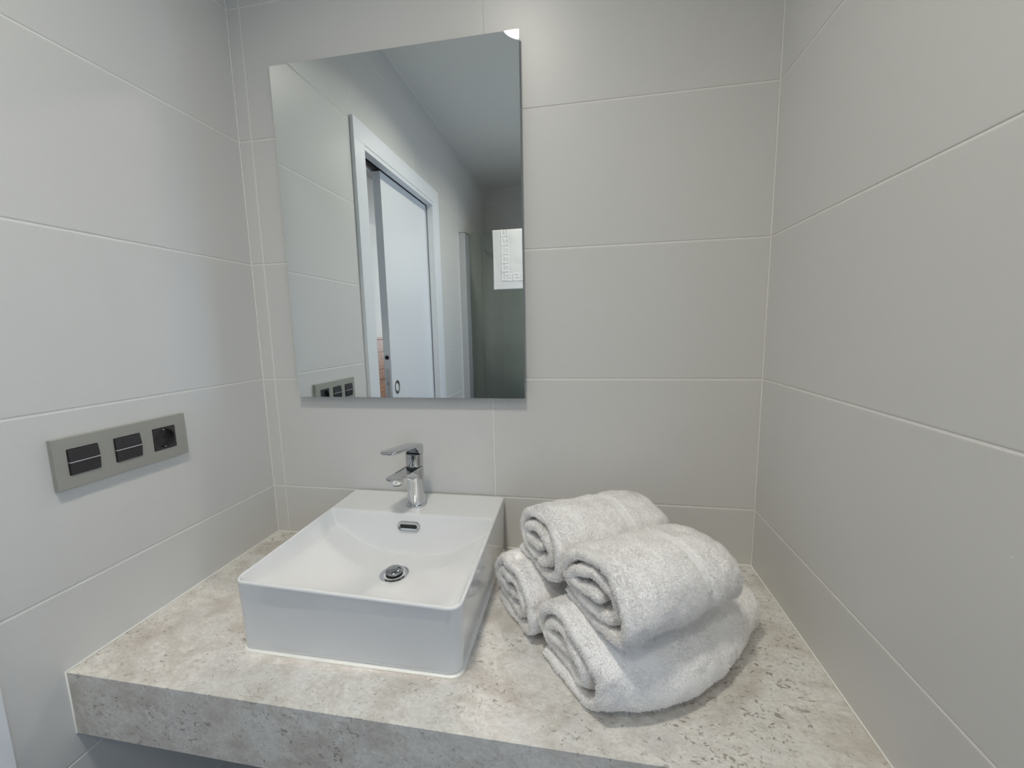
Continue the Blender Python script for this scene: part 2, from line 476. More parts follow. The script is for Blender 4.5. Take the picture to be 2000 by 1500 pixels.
# ------------------------------------------------------------------ washbasin
SINK_H = 0.140
TL, TR_, FR_, FL_ = (0.2552, -0.0075), (0.6602, -0.0085), (0.6745, -0.4275), (0.2625, -0.4130)
BL, BR, BFR, BFL = (0.2580, -0.0085), (0.6572, -0.0085), (0.6625, -0.4030), (0.2560, -0.4030)
def quad(q, u, v):
    """u,v in 0..1 : u left to right, v back to front"""
    a, b, c, d = [np.array(k) for k in q]
    u = np.asarray(u)[..., None]; v = np.asarray(v)[..., None]
    return (a * (1 - u) + b * u) * (1 - v) + (d * (1 - u) + c * u) * v
def washbasin():
    root = empty('washbasin', (0.46, -0.21, 0))
    tag(root, 'white rectangular ceramic countertop washbasin standing on the stone worktop', 'washbasin')
    A, B = 0.405, 0.412       # nominal size
    rc = 0.022
    def remap(X, Y):
        """square -> rounded corner rectangle (front corners r, back corners small)"""
        X = X.copy(); Y = Y.copy()
        for sx in (0, 1):
            for sy in (0, 1):
                r = rc if sy else 0.006
                px = (r - X) / r if sx == 0 else (X - (A - r)) / r
                py = (r - Y) / r if sy == 0 else (Y - (B - r)) / r
                m = (px > 0) & (py > 0)
                p2 = px * np.sqrt(np.maximum(1 - py ** 2 / 2, 0)); q2 = py * np.sqrt(np.maximum(1 - px ** 2 / 2, 0))
                X = np.where(m, (r - p2 * r) if sx == 0 else (A - r + p2 * r), X)
                Y = np.where(m, (r - q2 * r) if sy == 0 else (B - r + q2 * r), Y)
        return X, Y
    def axis(total, marks):
        pts = set()
        for a, b, n in marks:
            for t in np.linspace(a, b, n): pts.add(round(float(t), 6))
        return np.array(sorted(pts))
    xs = axis(A, [(0, 0.026, 40), (0.026, A - 0.026, 110), (A - 0.026, A, 40)])
    ys = axis(B, [(0, 0.012, 14), (0.012, 0.112, 30), (0.112, 0.160, 60), (0.160, B - 0.026, 90), (B - 0.026, B, 40)])
    X, Y = np.meshgrid(xs, ys)
    X, Y = remap(X, Y)
    # distance to the outer rounded boundary
    def sdf(X, Y):
        r = np.where(Y > B / 2, rc, 0.006)
        qx = np.abs(X - A / 2) - (A / 2 - r); qy = np.abs(Y - B / 2) - (B / 2 - r)
        return -(np.sqrt(np.maximum(qx, 0) ** 2 + np.maximum(qy, 0) ** 2) + np.minimum(np.maximum(qx, qy), 0) - r)
    d = sdf(X, Y)
    rim = 0.0050
    led = 0.120               # ledge depth at the back
    yc = 0.215
    din = d - rim             # distance inside the rim
    dx = np.abs(X - A / 2) / (A / 2 - rim)
    dyf = np.maximum(Y - yc, 0) / (B - rim - yc)
    dyb = np.maximum(yc - Y, 0) / 0.40
    t = (dx ** 5 + dyf ** 5 + dyb ** 5) ** 0.2
    tt = 1.06 * (1 - np.exp(-(t / 1.06) ** 4 * 1.9)) ** 0.25
    floor = 0.050 + 0.062 * tt ** 3.0
    # steep side near the rim
    k = 0.020
    side = 0.1385 - 0.033 * (1 - np.exp(-np.maximum(din, 0) / 0.0075))
    side2 = 0.1385 - np.maximum(din, 0) * 2.6
    def smin(a, b, k):
        h = np.clip(0.5 + 0.5 * (b - a) / k, 0, 1); return b * (1 - h) + a * h - k * h * (1 - h)
    def smax(a, b, k): return -smin(-a, -b, k)
    bowl = smax(floor, side2, 0.012)
    # back wall below the ledge
    yb = led + 0.004 * 0 + 0.0
    backw = 0.1395 - np.maximum(Y - yb, 0) * 4.6
    bowl = smax(bowl, backw, 0.012)
    H = smin(np.full_like(bowl, 0.1398), bowl + 0.0015, 0.005)
    H = np.where(din <= 0, 0.1398, H)
    # blend right inside the rim
    H = np.where(Y < yb - 0.004, 0.1398, H)
    for _ in range(4):
        Hn = H.copy()
        Hn[1:-1, 1:-1] = (H[1:-1, 1:-1] * 2 + H[:-2, 1:-1] + H[2:, 1:-1] + H[1:-1, :-2] + H[1:-1, 2:]) / 6
        H = np.where(d > 0.002, Hn, H)
    # edge rounding
    er = 0.0035
    e = np.clip(d / er, 0, 1)
    H = H - er * (1 - np.sqrt(np.clip(1 - (1 - e) ** 2, 0, 1)))
    # slight dip round the waste
    rd = np.sqrt((X - A / 2) ** 2 + (Y - yc) ** 2)
    H = H - 0.003 * np.exp(-(rd / 0.036) ** 4)
    P = quad((TL, TR_, FR_, FL_), X / A, Y / B)
    V = np.concatenate([P, H[..., None]], -1)
    nr, nc = X.shape
    verts = [V.reshape(-1, 3)]
    F = [grid_faces(nr, nc)]
    # outer walls : follow the border loop downwards
    idx = np.arange(nr * nc).reshape(nr, nc)
    loop = np.concatenate([idx[0, :-1], idx[:-1, -1], idx[-1, :0:-1], idx[:0:-1, 0]])
    bx, by = X.ravel()[loop] / A, Y.ravel()[loop] / B
    top = quad((TL, TR_, FR_, FL_), bx, by); bot = quad((BL, BR, BFR, BFL), bx, by)
    n = len(loop)
    zt = V.reshape(-1, 3)[loop, 2]
    levels = [(0.98, 0), (0.9, 0), (0.7, 0), (0.5, 0), (0.3, 0), (0.12, 0), (0.06, 0.0004), (0.03, 0.0014), (0.008, 0.0035), (0.0, 0.006)]
    cen = bot.mean(0)
    prev = loop
    base = nr * nc
    for f, ins in levels:
        p = top * f + bot * (1 - f)
        dirn = cen - p; dirn /= np.linalg.norm(dirn, axis=1, keepdims=True)
        p = p + dirn * ins
        z = zt * f + 0.0012
        verts.append(np.concatenate([p, z[:, None]], 1))
        cur = np.arange(n) + base; base += n
        a, b = prev, np.roll(prev, -1); c, dd = np.roll(cur, -1), cur
        F.append(np.stack([a, dd, c, b], 1))
        prev = cur
    o = np_mesh('basin_body', np.concatenate(verts) - np.array([0.46, -0.21, 0]), np.concatenate(F), M_CERAMIC, root)
    bm = bmesh.new(); bm.from_mesh(o.data)
    ring = [bm.verts[i] for i in prev] if False else None
    bm.verts.ensure_lookup_table()
    bm.faces.new([bm.verts[int(i)] for i in prev])
    bmesh.ops.recalc_face_normals(bm, faces=bm.faces)
    bm.to_mesh(o.data); bm.free()
    o.data.polygons.foreach_set('use_smooth', [True] * len(o.data.polygons))
    # silicone bead round the foot
    bm = bmesh.new()
    lo, hi, ou = [], [], []
    for i in range(0, n, 2):
        p = bot[i]; c = (cen - p) / np.linalg.norm(cen - p)
        a = p - c * 0.0035; b = p + c * 0.006
        ou.append(bm.verts.new((a[0] - .46, a[1] + .21, 0.0003)))
        lo.append(bm.verts.new((a[0] + c[0] * 0.0022 - .46, a[1] + c[1] * 0.0022 + .21, 0.0026)))
        hi.append(bm.verts.new((b[0] - .46, b[1] + .21, 0.0040)))
    m_ = len(lo)
    for i in range(m_):
        j = (i + 1) % m_
        bm.faces.new((ou[i], ou[j], lo[j], lo[i])); bm.faces.new((lo[i], lo[j], hi[j], hi[i]))
    s = finish(bm, 'silicone_seal', M_CAULK, root, smooth=True)
    # waste (pop-up plug)
    dx_, dy_, dz_ = 0.4635 - .46, -0.2215 + .21, 0.0475
    w = lathe('waste_fitting', [(0.0, -0.012), (0.019, -0.012), (0.0205, 0.0), (0.0225, 0.0022), (0.0295, 0.0030), (0.0312, 0.0018), (0.0315, -0.002)], M_CHROME, root, loc=(dx_, dy_, dz_))
    lathe('plug', [(0.0, 0.0150), (0.010, 0.0146), (0.0165, 0.0128), (0.0185, 0.0108), (0.0187, 0.0088), (0.0170, 0.0078), (0.0160, 0.0070), (0.0162, 0.0058), (0.0150, 0.0050), (0.0148, -0.011), (0, -0.011)], M_REFL_CHROME, w, loc=(dx_, dy_, dz_))
    lathe('seal_ring', [(0.0150, 0.0040), (0.0172, 0.0036), (0.0175, 0.0010), (0.0155, 0.0)], M_BLACK, w, loc=(dx_, dy_, dz_))
    # overflow ring on the back wall of the bowl
    bm = bmesh.new()
    def stad(hw, hh, dep, n_=16):
        out = []
        for s_ in (1, -1):
            for k_ in range(n_ + 1):
                a = -math.pi / 2 + math.pi * k_ / n_
                out.append((s_ * (hw - hh) + s_ * hh * math.cos(a), s_ * hh * math.sin(a), dep))
        return out
    slope = math.atan2(1, 4.6)
    Mx = Matrix.Translation((0.4615 - .46, -0.1365 + .21, 0.1125)) @ Matrix.Rotation(math.pi / 2 - slope, 4, 'X')
    rings = [stad(0.0275, 0.0115, -0.004), stad(0.0275, 0.0115, 0.0008), stad(0.0262, 0.0102, 0.0024), stad(0.0232, 0.0072, 0.0024), stad(0.0205, 0.0045, 0.0010), stad(0.0205, 0.0045, -0.003)]
    rv = [[bm.verts.new(Mx @ Vector(q)) for q in r] for r in rings]
    for a, b in zip(rv[:-1], rv[1:]):
        for i in range(len(a)):
            j = (i + 1) % len(a); bm.faces.new((a[i], a[j], b[j], b[i]))
    ov = finish(bm, 'overflow_ring', M_CHROME, root); smooth_angle(ov, 50)
    bm = bmesh.new(); bm.faces.new([bm.verts.new(Mx @ Vector((q[0], q[1], 0.0003))) for q in stad(0.0210, 0.0050, 0)])
    finish(bm, 'overflow_slot', M_BLACK, ov)
washbasin()

# ------------------------------------------------------------------ faucet
def faucet():
    z0 = 0.1399
    cx, cy = 0.4575, -0.0765
    root = empty('faucet', (cx, cy, z0))
    tag(root, 'chrome single-lever mixer tap mounted on the back ledge of the basin', 'faucet')
    root.rotation_euler = (0, 0, -math.radians(9.5))      # local -y is the spout direction
    lathe('base_ring', [(0, 0), (0.0245, 0), (0.0250, 0.0015), (0.0245, 0.0045), (0.0225, 0.0058), (0, 0.0058)], M_CHROME, root)
    # body with the spout growing out of it: sections of a horizontal outline, lofted in z
    n = 72
    def body_outline(z):
        pts = []
        r = 0.0205 + 0.0012 * max(0, 1 - z / 0.03)
        for k in range(n):
            a = 2 * math.pi * k / n
            pts.append((r * math.sin(a), r * math.cos(a)))
        return pts
    bm = bmesh.new()
    prev = None
    zs = [0.004, 0.01, 0.03, 0.05, 0.07, 0.084, 0.092, 0.0935]
    for z in zs:
        rr = 1.0 if z < 0.093 else 0.95
        ring = [bm.verts.new((x * rr, y * rr, z)) for x, y in body_outline(z)]
        if prev:
            for k in range(n): bm.faces.new((prev[k], prev[(k + 1) % n], ring[(k + 1) % n], ring[k]))
        prev = ring
    bm.faces.new(prev)
    o = finish(bm, 'body', M_CHROME, root); smooth_angle(o, 40)
    # spout: cross sections along -y
    bm = bmesh.new()
    secs = []   # (y, half width, z top, z bottom, dish)
    for t in np.linspace(0, 1, 22):
        y = 0.004 - 0.098 * t
        hw = 0.0200 - 0.0018 * t
        if t > 0.93: hw -= 0.004 * (t - 0.93) / 0.07
        zt = 0.0975 - 0.0015 * t
        zb = 0.050 + 0.0385 * min(1, t / 0.80) ** 0.62
        if t > 0.9: zb += 0.001
        secs.append((y, hw, zt, zb, 0.0045 * math.sin(math.pi * min(1, t * 1.15)) ** 0.6 if t < 0.86 else 0.0))
    rings = []
    for y, hw, zt, zb, dish in secs:
        pts = []
        m = 14
        for i in range(m + 1):          # top, left to right, dished
            u = -1 + 2 * i / m
            e = 1 - min(1, (1 - abs(u)) / 0.16)
            pts.append((u * hw, y, zt - dish * max(0, 1 - abs(u) ** 6) - 0.0006 * e))
        for i in range(1, m):           # bottom, right to left, rounded
            u = 1 - 2 * i / m
            pts.append((u * hw * 0.985, y, zb + (zt - zb) * 0.80 * abs(u) ** 3.2))
        rings.append([bm.verts.new(q) for q in pts])
    for a, b in zip(rings[:-1], rings[1:]):
        for i in range(len(a)):
            j = (i + 1) % len(a); bm.faces.new((a[i], a[j], b[j], b[i]))
    bm.faces.new(rings[0]); bm.faces.new(rings[-1])
    o = finish(bm, 'spout', M_CHROME, root, bevel=0.0008); smooth_angle(o, 35)
    lathe('aerator', [(0, 0.012), (0.0128, 0.012), (0.0130, 0.002), (0.0120, 0), (0.0095, -0.0002), (0.0092, 0.002), (0, 0.002)], M_CHROME, root, loc=(0, -0.072, 0.0785))
    lathe('aerator_mesh', [(0, -0.0030), (0.0098, -0.0030), (0.0108, -0.0018), (0.0110, 0.001), (0.0, 0.001)], M_BLACK, root, loc=(0, -0.072, 0.0785))
    lathe('neck_ring', [(0.0185, 0.092), (0.0185, 0.0985), (0.0, 0.0985)], M_BLACK, root)
    lathe('cartridge_housing', [(0.0, 0.0975), (0.0190, 0.0975), (0.0203, 0.0985), (0.0205, 0.103), (0.0205, 0.128), (0.0, 0.128)], M_CHROME, root)
    # lever: rounded head block running out to a flat paddle
    bm = bmesh.new()
    L_, rings = 0.128, []
    for t in np.linspace(0, 1, 40):
        y = 0.0210 - L_ * t
        back = 1 - min(1, t / 0.14)
        hw = 0.0212 * math.sqrt(max(0.05, 1 - back ** 2)) if t < 0.14 else 0.0212 - 0.0010 * ((t - 0.14) / 0.86)
        if t > 0.90:
            q = (t - 0.90) / 0.10; hw *= (1 - 0.45 * q ** 2.2)
        top = 0.1495 + 0.0110 * t - 0.002 * back
        th = 0.024 if t < 0.25 else 0.0065
        s_ = min(1, max(0, (t - 0.22) / 0.14)); th = 0.0235 * (1 - s_) ** 2 * (1) + 0.0058 * (1 - (1 - s_) ** 2)
        rings.append((y, hw, top, top - th))
    rv = []
    for y, hw, zt, zb in rings:
        pts = []; r = min(0.0026, (zt - zb) * 0.45)
        for sx, sz, a0 in ((1, 1, 0), (-1, 1, 90), (-1, -1, 180), (1, -1, 270)):
            for a in (0, 30, 60, 90):
                an = math.radians(a0 + a)
                ccx = sx * (hw - r); ccz = (zt - r) if sz > 0 else (zb + r)
                pts.append((ccx + r * math.cos(an), y, ccz + r * math.sin(an)))
        rv.append([bm.verts.new(q) for q in pts])
    for a, b in zip(rv[:-1], rv[1:]):
        for i in range(len(a)):
            j = (i + 1) % len(a); bm.faces.new((a[i], a[j], b[j], b[i]))
    bm.faces.new(rv[0]); bm.faces.new(rv[-1])
    o = finish(bm, 'lever', M_CHROME, root); smooth_angle(o, 40)
faucet()

# ------------------------------------------------------------------ mirror
def mirror():
    x0, x1, z0, z1 = 0.1189, 0.7184, 0.3924, 1.1856
    root = empty('wall_mirror', ((x0 + x1) / 2, -0.0, z0))
    tag(root, 'tall frameless rectangular mirror on the tiled wall above the basin', 'mirror')
    ox, oz = (x0 + x1) / 2, z0
    bm = bmesh.new()
    vs = add_box(bm, x0 - ox, x1 - ox, -0.02, -0.015, z0 - oz, z1 - oz, 1)
    for f in bm.faces:
        if all(abs(v.co.y + 0.02) < 1e-6 for v in f.verts): f.material_index = 0; front = f
    bmesh.ops.inset_individual(bm, faces=[front], thickness=0.0012)
    for f in bm.faces:
        f.material_index = 0 if f is front else 1
    finish(bm, 'mirror_glass', [M_MIRROR, M_MEDGE], root)
    bm = bmesh.new()
    add_box(bm, x0 + 0.06 - ox, x1 - 0.06 - ox, -0.015, -0.0005, 0.06, z1 - z0 - 0.06)
    finish(bm, 'mounting_board', M_BOARD, root)
mirror()

# ------------------------------------------------------------------ switch plate on the left wall
def switch_plate():
    y0, y1, z0, z1, th = -0.4655, -0.2400, 0.3055, 0.3925, 0.010
    root = empty('switch_panel', (0, (y0 + y1) / 2, z0))
    tag(root, 'greige three-gang electrical panel with two dark switches and a socket on the left wall', 'switch panel')
    oy, oz = (y0 + y1) / 2, z0
    mods = [(-0.4475, -0.4025), (-0.3775, -0.3325), (-0.3090, -0.2640)]
    mz0, mz1 = 0.3275, 0.3720
    bm = bmesh.new()
    ys = [y0] + [v for m in mods for v in m] + [y1]
    zs = [z0, mz0, mz1, z1]
    grid = {}
    for x in (0.0003, th):
        for i, y in enumerate(ys):
            for j, z in enumerate(zs):
                grid[(x, i, j)] = bm.verts.new((x, y - oy, z - oz))
    hole = lambda i, j: j == 1 and i in (1, 3, 5)
    for x in (0.0003, th):
        for i in range(len(ys) - 1):
            for j in range(3):
                if hole(i, j): continue
                bm.faces.new([grid[(x, i, j)], grid[(x, i + 1, j)], grid[(x, i + 1, j + 1)], grid[(x, i, j + 1)]])
    def side(a, b):
        bm.faces.new([grid[(0.0003, *a)], grid[(0.0003, *b)], grid[(th, *b)], grid[(th, *a)]])
    for i in range(len(ys) - 1): side((i, 0), (i + 1, 0)); side((i, 3), (i + 1, 3))
    for j in range(3): side((0, j), (0, j + 1)); side((len(ys) - 1, j), (len(ys) - 1, j + 1))
    for i in (1, 3, 5): side((i, 1), (i + 1, 1)); side((i, 2), (i + 1, 2)); side((i, 1), (i, 2)); side((i + 1, 1), (i + 1, 2))
    bm.normal_update()
    finish(bm, 'cover_frame', M_PLATE, root, bevel=0.0009)
    def bx(name, xx0, xx1, a, b, c, d, mat, par, bev=0.0):
        m = bmesh.new(); add_box(m, xx0, xx1, a - oy, b - oy, c - oz, d - oz)
        return finish(m, name, mat, par, bev)
    zm = (mz0 + mz1) / 2
    for a, b in mods[:2]:
        g = 0.0004
        s = bx('double_switch', 0.001, 0.0085, a + g, b - g, mz0 + g, mz1 - g, M_SWITCH, root)
        for lo, hi, out in ((mz0 + 0.0006, zm - 0.0012, 0), (zm + 0.0012, mz1 - 0.0006, 1)):
            m = bmesh.new()
            vs = add_box(m, 0.0086, 0.0115, a + 0.0006 - oy, b - 0.0006 - oy, lo - oz, hi - oz)
            for v in m.verts:
                if v.co.x > 0.01:
                    zz = v.co.z + oz
                    v.co.x = 0.0142 if abs(zz - zm) < 0.004 else 0.0118
            finish(m, 'rocker', M_SWITCH, s, 0.0005)
        bx('indicator_strip', 0.0086, 0.0137, a + 0.001, b - 0.001, zm - 0.0008, zm + 0.0008, M_LINE, s)
    # schuko socket
    a, b = mods[2]
    cy, cz, R_ = (a + b) / 2 - oy, zm - oz, 0.0195
    bm = bmesh.new()
    n = 64
    sq, ci, di = [], [], []
    for k in range(n):
        an = 2 * math.pi * k / n
        c_, s_ = math.cos(an), math.sin(an)
        mm = max(abs(c_), abs(s_)); h = 0.0221
        sq.append(bm.verts.new((0.0108, cy + c_ / mm * h, cz + s_ / mm * h)))
        ci.append(bm.verts.new((0.0108, cy + c_ * R_, cz + s_ * R_)))
        di.append(bm.verts.new((0.0012, cy + c_ * R_ * 0.97, cz + s_ * R_ * 0.97)))
    sb = [bm.verts.new((0.001, v.co.y, v.co.z)) for v in sq]
    for k in range(n):
        j = (k + 1) % n
        bm.faces.new((sq[k], sq[j], ci[j], ci[k])); bm.faces.new((ci[k], ci[j], di[j], di[k])); bm.faces.new((sb[k], sb[j], sq[j], sq[k]))
    bm.faces.new(di)
    so = finish(bm, 'power_socket', M_SWITCH, root); smooth_angle(so, 40)
    for s_ in (-1, 1):
        m = bmesh.new(); add_box(m, 0.0014, 0.0095, cy - 0.0022, cy + 0.0022, cz + s_ * 0.0175 - 0.0012, cz + s_ * 0.0175 + 0.0012)
        finish(m, 'earth_contact', M_STEEL, so, 0.0005)
        m = bmesh.new()
        bmesh.ops.create_cone(m, cap_ends=True, segments=20, radius1=0.0025, radius2=0.0025, depth=0.001, matrix=Matrix.Translation((0.0016, cy + s_ * 0.0095, cz)) @ Matrix.Rotation(math.pi / 2, 4, 'Y'))
        finish(m, 'pin_hole', M_BLACK, so)
switch_plate()

# ------------------------------------------------------------------ rolled towels
class VNoise:
    def __init__(s, seed, n=32):
        s.n = n; s.g = np.random.default_rng(seed).uniform(-1, 1, (n, n, n))
    def __call__(s, P):
        i = np.floor(P).astype(int); f = P - i; f = f * f * (3 - 2 * f); n = s.n; i %= n; j = (i + 1) % n
        g = s.g; x0, y0, z0 = i.T; x1, y1, z1 = j.T; fx, fy, fz = f.T
        c = lambda a, b, d: g[a, b, d]
        return ((c(x0, y0, z0) * (1 - fx) + c(x1, y0, z0) * fx) * (1 - fy) + (c(x0, y1, z0) * (1 - fx) + c(x1, y1, z0) * fx) * fy) * (1 - fz) + \
               ((c(x0, y0, z1) * (1 - fx) + c(x1, y0, z1) * fx) * (1 - fy) + (c(x0, y1, z1) * (1 - fx) + c(x1, y1, z1) * fx) * fy) * fz

def catmull(pts, step):
    P = np.array(pts, float)
    P = np.vstack([2 * P[0] - P[1], P, 2 * P[-1] - P[-2]])
    out = []
    for i in range(1, len(P) - 2):
        t = np.linspace(0, 1, 24, endpoint=False)[:, None]
        p0, p1, p2, p3 = P[i - 1:i + 3]
        out.append(0.5 * ((2 * p1) + (-p0 + p2) * t + (2 * p0 - 5 * p1 + 4 * p2 - p3) * t ** 2 + (-p0 + 3 * p1 - 3 * p2 + p3) * t ** 3))
    out.append(P[-2][None])
    C = np.vstack(out)
    s = np.concatenate([[0], np.cumsum(np.linalg.norm(np.diff(C, axis=0), axis=1))])
    n = int(s[-1] / step)
    q = np.linspace(0, s[-1], n)
    return np.stack([np.interp(q, s, C[:, 0]), np.interp(q, s, C[:, 1])], 1), s[-1]

def rolled_towel(label, origin, ang, length, path, half, seed, shape=None, band=0.66, exposed=0.62, tufts=110000):
    """path runs from the outer tail inwards, in (v, z): v to the left of the roll axis"""
    rng = np.random.default_rng(seed)
    N1, N2, N3 = VNoise(seed), VNoise(seed + 50), VNoise(seed + 90)
    C, plen = catmull(path, 0.003)
    ns = len(C)
    T = np.gradient(C, axis=0); T /= np.linalg.norm(T, axis=1, keepdims=True)
    Nn = np.stack([-T[:, 1], T[:, 0]], 1)
    s = np.linspace(0, plen, ns)
    # stations along the axis, denser at the ends
    e = half * 1.1
    edge = e * (1 - np.cos(np.linspace(0, math.pi / 2, 7)))
    mid = np.linspace(e, length - e, int(length / 0.003))[1:-1]
    us = np.concatenate([edge, mid, length - edge[::-1]])
    nu = len(us)
    U, S = np.meshgrid(us, s, indexing='ij')
    th = lambda d, r: np.sqrt(np.clip(1 - (1 - np.clip(d / r, 0, 1)) ** 2, 0, 1))
    tu = th(np.minimum(U, length - U), e)
    ts = th(np.minimum(S, plen - S), half * 0.9)
    H = half * tu * ts
    # layers end at slightly different places
    off = 0.007 * np.interp(s, np.linspace(0, plen, 9), rng.uniform(-1, 1, 9))
    off2 = 0.007 * np.interp(s, np.linspace(0, plen, 9), rng.uniform(-1, 1, 9))
    fr = U / length
    Uo = U + off[None, :] * (1 - fr) + off2[None, :] * fr
    ca, sa = math.cos(ang), math.sin(ang)
    def place(u, v, z):
        if shape is not None: u, v, z = shape(u / length, u, v, z)
        return np.stack([origin[0] + u * ca - v * sa, origin[1] + u * sa + v * ca, origin[2] + z], -1)
    sheets = []
    inb = np.exp(-((U / length - band) / 0.048) ** 8)                # woven band near one end
    outer = (S < plen * 0.60)
    for sg in (1, -1):
        h = H.copy()
        h = h - 0.0022 * inb * (tu > 0.99) * outer
        dots = np.cos(U / 0.0078 * 2 * math.pi) * np.cos(S / 0.0078 * 2 * math.pi)
        h = h + 0.0021 * inb * outer * np.maximum(dots, -0.3) * (ts > 0.9)
        v = C[None, :, 0] + sg * h * Nn[None, :, 0]
        z = C[None, :, 1] + sg * h * Nn[None, :, 1]
        P = place(Uo, v, z).reshape(-1, 3)
        Pc = place(Uo, C[None, :, 0] + 0 * U, C[None, :, 1] + 0 * U).reshape(-1, 3)
        amp = (H > half * 0.05).reshape(-1, 1)
        # cushion-like swelling, and short creases across the roll
        d1 = np.stack([N1(Pc * 22 + 7), N2(Pc * 22 + 3), N3(Pc * 22 + 11)], 1) * 0.0044
        d2 = np.stack([N2(Pc * 70 + 5), N3(Pc * 70), N1(Pc * 70 + 9)], 1) * 0.0017
        nrm = P - Pc; ln = np.linalg.norm(nrm, axis=1, keepdims=True); nrm = nrm / np.maximum(ln, 1e-6)
        d3 = nrm * (N1(P * 160)[:, None] * 0.0006 + N2(P * 330)[:, None] * 0.0004) * amp
        P = P + d1 + d2 + d3
        P[:, 2] = np.maximum(P[:, 2], origin[2] * 0 + 0.0012)
        sheets.append(P)
    a, b = sheets
    # weld the borders
    ii = np.arange(nu * ns).reshape(nu, ns)
    bord = np.zeros((nu, ns), bool); bord[0] = bord[-1] = True; bord[:, 0] = bord[:, -1] = True
    bord = bord.ravel()
    mp = np.arange(nu * ns) + nu * ns
    mp[bord] = np.arange(nu * ns)[bord]
    keep = ~bord
    new = np.cumsum(keep) - 1 + nu * ns
    mp[keep] = new[keep]
    V = np.concatenate([a, b[keep]])
    F1 = grid_faces(nu, ns)
    F2 = mp[F1[:, ::-1]]
    F = np.concatenate([F1, F2])
    # terry pile: little bent loops standing on the visible cloth
    def side_tris(F, Vv): return F
    fc = V[F].mean(1)
    fn = np.cross(V[F[:, 2]] - V[F[:, 0]], V[F[:, 3]] - V[F[:, 1]])
    area = np.linalg.norm(fn, axis=1) / 2
    fn = fn / np.maximum(2 * area[:, None], 1e-12)
    # make sure normals leave the sheet
    cc = place(Uo, C[None, :, 0] + 0 * U, C[None, :, 1] + 0 * U).reshape(-1, 3)
    cF = cc[F1].mean(1); cF = np.concatenate([cF, cF])
    fl = np.sign(((fc - cF) * fn).sum(1)); fl[fl == 0] = 1
    fn = fn * fl[:, None]
    sI = np.tile(S.ravel()[F1].mean(1), 2); uI = np.tile(U.ravel()[F1].mean(1), 2)
    inbF = np.tile(inb.ravel()[F1].mean(1), 2)
    end = (np.minimum(uI, length - uI) < half * 2.6)
    w = area * np.where(sI < plen * exposed, 1.0, 0.0)
    w = np.where(end, area * 1.6, w)
    w = np.where((inbF > 0.5) & (sI < plen * 0.6), w * 0.06, w)
    cam_p = np.array([0.8575, -0.968, 0.5556])
    w = w * (fn[:, 2] > -0.6)
    pick = rng.choice(len(F), size=tufts, p=w / w.sum())
    r1, r2 = rng.random(tufts)[:, None], rng.random(tufts)[:, None]
    q = V[F[pick]]
    base = (q[:, 0] * (1 - r1) + q[:, 1] * r1) * (1 - r2) + (q[:, 3] * (1 - r1) + q[:, 2] * r1) * r2
    n = fn[pick]
    # combed direction varies smoothly over the cloth
    comb = np.stack([N1(base * 45), N2(base * 45), N3(base * 45)], 1)
    dirn = n + comb * 1.0 + rng.normal(0, 0.42, (tufts, 3)); dirn /= np.linalg.norm(dirn, axis=1, keepdims=True)
    side = np.cross(dirn, rng.normal(0, 1, (tufts, 3))); side /= np.linalg.norm(side, axis=1, keepdims=True)
    ln = rng.uniform(0.0016, 0.0031, (tufts, 1)); wd = rng.uniform(0.0003, 0.00055, (tufts, 1))
    base = base - n * 0.0003
    mid = base + dirn * ln * 0.6
    tip = base + dirn * ln * 0.9 + (dirn * 0.2 + comb * 0.5 + rng.normal(0, 0.35, (tufts, 3))) * ln * 0.45
    k = len(V)
    tv = np.stack([base - side * wd * 0.7, base + side * wd * 0.7, mid + side * wd, mid - side * wd, tip + side * wd * 0.55, tip - side * wd * 0.55], 1)
    tv[..., 2] = np.maximum(tv[..., 2], 0.0004)
    ti = np.arange(tufts)[:, None] * 6 + k
    TF = np.concatenate([ti + np.array([0, 1, 2, 3]), ti + np.array([3, 2, 4, 5])])
    allV = np.concatenate([V, tv.reshape(-1, 3)])
    o_ = np.array([origin[0] + ca * length / 2, origin[1] + sa * length / 2, origin[2]])
    ob = np_mesh('rolled_towel', allV - o_, [F, TF], [M_TERRY, M_PILE])
    ob.data.polygons.foreach_set('material_index', np.concatenate([np.zeros(len(F)), np.ones(len(TF))]).astype(np.int32))
    ob.location = o_
    tag(ob, label, 'towel', 'rolled white towels stacked on the worktop')
    return ob

A37 = math.radians(37)
OX, OY = 0.869, -0.433
def loc(u, v, z=0.0, ang=A37):
    return (OX + u * math.cos(A37) - v * math.sin(A37), OY + u * math.sin(A37) + v * math.cos(A37), z)

# generic flattened roll, v centred on 0, resting on z = 0
SPIRAL = [(0.080, 0.011), (0.040, 0.009), (0.0, 0.009), (-0.045, 0.010), (-0.076, 0.020), (-0.088, 0.046), (-0.074, 0.075), (-0.030, 0.094),
          (0.020, 0.096), (0.062, 0.086), (0.083, 0.062), (0.078, 0.040), (0.052, 0.029), (0.010, 0.028), (-0.030, 0.030), (-0.052, 0.044),
          (-0.044, 0.063), (-0.010, 0.074), (0.030, 0.074), (0.055, 0.064), (0.058, 0.050), (0.036, 0.047), (0.0, 0.050), (-0.02, 0.054)]
def scaled(p, sv, sz): return [(a * sv, b * sz) for a, b in p]

